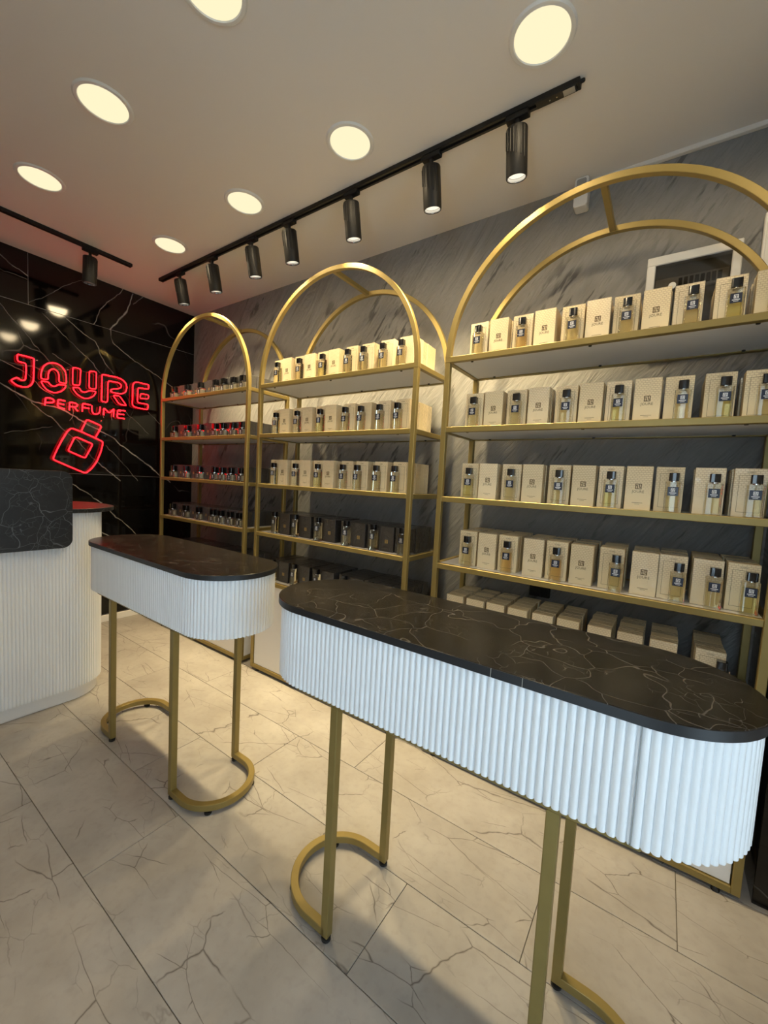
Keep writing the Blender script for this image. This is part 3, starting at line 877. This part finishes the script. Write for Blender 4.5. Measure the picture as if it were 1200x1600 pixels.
def track(label, a, b):
    t = tag(empty('light_track', a), label, 'track')
    d = Vector(b) - Vector(a)
    ang = math.atan2(d.y, d.x); t.rotation_euler = (0, 0, ang); L = d.length
    MB().box(0, L, -.018, -.006, -.020, 0).box(0, L, .006, .018, -.020, 0).box(0, L, -.006, .006, -.006, 0).build('track_channel', 'black_metal', t, bevel=.0008)
    MB().box(-.006, .004, -.0185, .0185, -.0215, 0).build('end_cap', 'black_metal', t, bevel=.002)
    MB().box(L - .004, L + .006, -.0185, .0185, -.0215, 0).build('end_cap', 'black_metal', t, bevel=.002)
    return t, L
trk, TL = track('long black lamp track on the ceiling along the arched units', (.485, -.560, ZC), (3.490, -.560, ZC))
MB().box(TL - .15, TL - .006, -.0165, .0165, -.0225, -.019).build('feed_box', 'black_metal', trk, bevel=.001)
MB().box(TL - .052, TL - .012, -.0125, .0125, -.0232, -.0224).build('rating_label', 'silver_label', trk)
for sx in (.10, .075): MB().lathe([(.003, -.0012), (.003, 0)], 8, center=(TL - sx, 0, -.0224)).build('screw', 'chrome', trk)
MB().lathe([(.007, 0), (.007, .012), (.004, .016)], 12).build('end_knob', 'black_metal', trk, (TL + .006, -.006, -.012), (0, PI / 2, 0))
track('short black lamp track on the ceiling before the black wall', (.505, -.790, ZC), (.505, -2.60, ZC))
def spot(x, y, tilt, label, rz=0.0, light=True, group='spotlights on the long track', drop=.052):
    t = tag(empty('track_spotlight', (x, y, ZC - .0205), rz), label, 'lamp', group)
    MB().box(-.045, .045, -.0155, .0155, -.020, 0).build('track_adapter', 'black_metal', t, bevel=.002)
    MB().lathe([(.009, -drop + .004), (.009, -.018)], 12, center=(0, 0, 0)).build('swivel', 'black_metal', t)
    bx = MB().box(-.012, .012, -.014, .014, -drop - .012, -drop + .010).build('bracket', 'black_metal', t, bevel=.003)
    body = obj('lamp_body', SB[0], t, (0, 0, -drop), (tilt, 0, 0))
    body.location = Vector((0, 0, -drop)) + Matrix.Rotation(tilt, 3, 'X') @ Vector((0, 0, -.170))
    obj('cooling_ribs', SB[1], body); obj('lens', SB[2] if light else LENS_OFF, body); obj('reflector_ring', SB[3], body)
    if light:
        l = bpy.data.lights.new('spot_beam', 'SPOT'); l.energy = SPOT_WATT; l.color = SPOT_COL
        l.spot_size = math.radians(98); l.spot_blend = 1.0; l.shadow_soft_size = .036
        o = bpy.data.objects.new('spot_beam', l); COL.objects.link(o); o.parent = body; o.location = (0, 0, -.002)
    return t
LENS_OFF = SB[2].copy(); LENS_OFF.materials.clear(); LENS_OFF.materials.append(MAT['grey_plastic'])
SX = [3.270, 2.885, 2.418, 1.952, 1.610, 1.180, .765]
for i, x in enumerate(SX):
    spot(x, -.560, math.radians(12), f"black cylinder spotlight, {ORD[i]} from the camera on the long track")
spot(.505, -1.045, math.radians(4), 'black cylinder spotlight hanging from the short track before the black wall', PI / 2, False, 'spotlight on the short track')

# ------------------------------------------------------------------ fittings on the grey wall
p = tag(empty('electrical_panel', (3.885, 0, 2.17)), 'white framed fuse panel on the grey wall behind the nearest top shelf', 'fuse box')
MB().box(-.160, .165, -.045, 0, .168, .205).box(-.160, .165, -.045, 0, -.205, -.175).box(-.160, -.128, -.045, 0, -.175, .168).box(.133, .165, -.045, 0, -.175, .168).build('panel_frame', 'white_plastic', p, bevel=.003)
MB().box(-.128, .133, -.008, 0, -.175, .168).build('back_plate', 'grey_plastic', p)
MB().box(-.127, .132, -.040, -.037, -.174, .167).build('door_pane', 'panel_glass', p)
MB().box(-.124, .129, -.030, -.008, .055, .11).build('breaker_strip', 'white_plastic', p, bevel=.002)
for i in range(8):
    MB().box(-.040 + i * .019, -.027 + i * .019, -.035, -.030, .064, .100).build('breaker', 'black_soft', p, bevel=.001)
MB().lathe([(.014, 0), (.014, .006), (.008, .008)], 18).build('lock_knob', 'white_plastic', p, (-.061, -.041, .068), (PI / 2, 0, 0))
j = tag(empty('junction_box', (4.165, 0, 2.35)), 'plain white wall box beside the fuse panel at the photo edge', 'wall box')
MB().box(-.058, .055, -.030, 0, -.115, .110).build('box_body', 'white_plastic', j, bevel=.003)
MB().box(-.050, .047, -.034, -.030, -.107, .102).build('lid', 'white_plastic', j, bevel=.002)
s = tag(empty('alarm_sensor', (3.424, 0, 2.752)), 'small white alarm sensor high on the grey wall under the ceiling', 'sensor')
MB().prism(rrect(-.031, .031, -.065, .069, .012, 5), -.062, 0, axis='y', smooth=True).build('sensor_body', 'white_plastic', s, bevel=.003)
MB().prism(rrect(-.021, .021, .000, .058, .008, 4), -.066, -.062, axis='y', smooth=True).build('sensor_window', 'grey_plastic', s)
w = tag(empty('wall_socket', (3.375, 0, .79)), 'black double wall socket on the grey wall above the bottom shelf boxes', 'socket')
MB().prism(rrect(-.052, .052, -.028, .028, .006, 3), -.010, 0, axis='y', smooth=True).build('cover_plate', 'socket_black', w, bevel=.0015)
for sx in (-.025, .025):
    MB().lathe([(.019, 0), (.021, .002), (.021, .003)], 20).build('socket_well', 'black_soft', w, (sx, -.010, 0), (PI / 2, 0, 0))
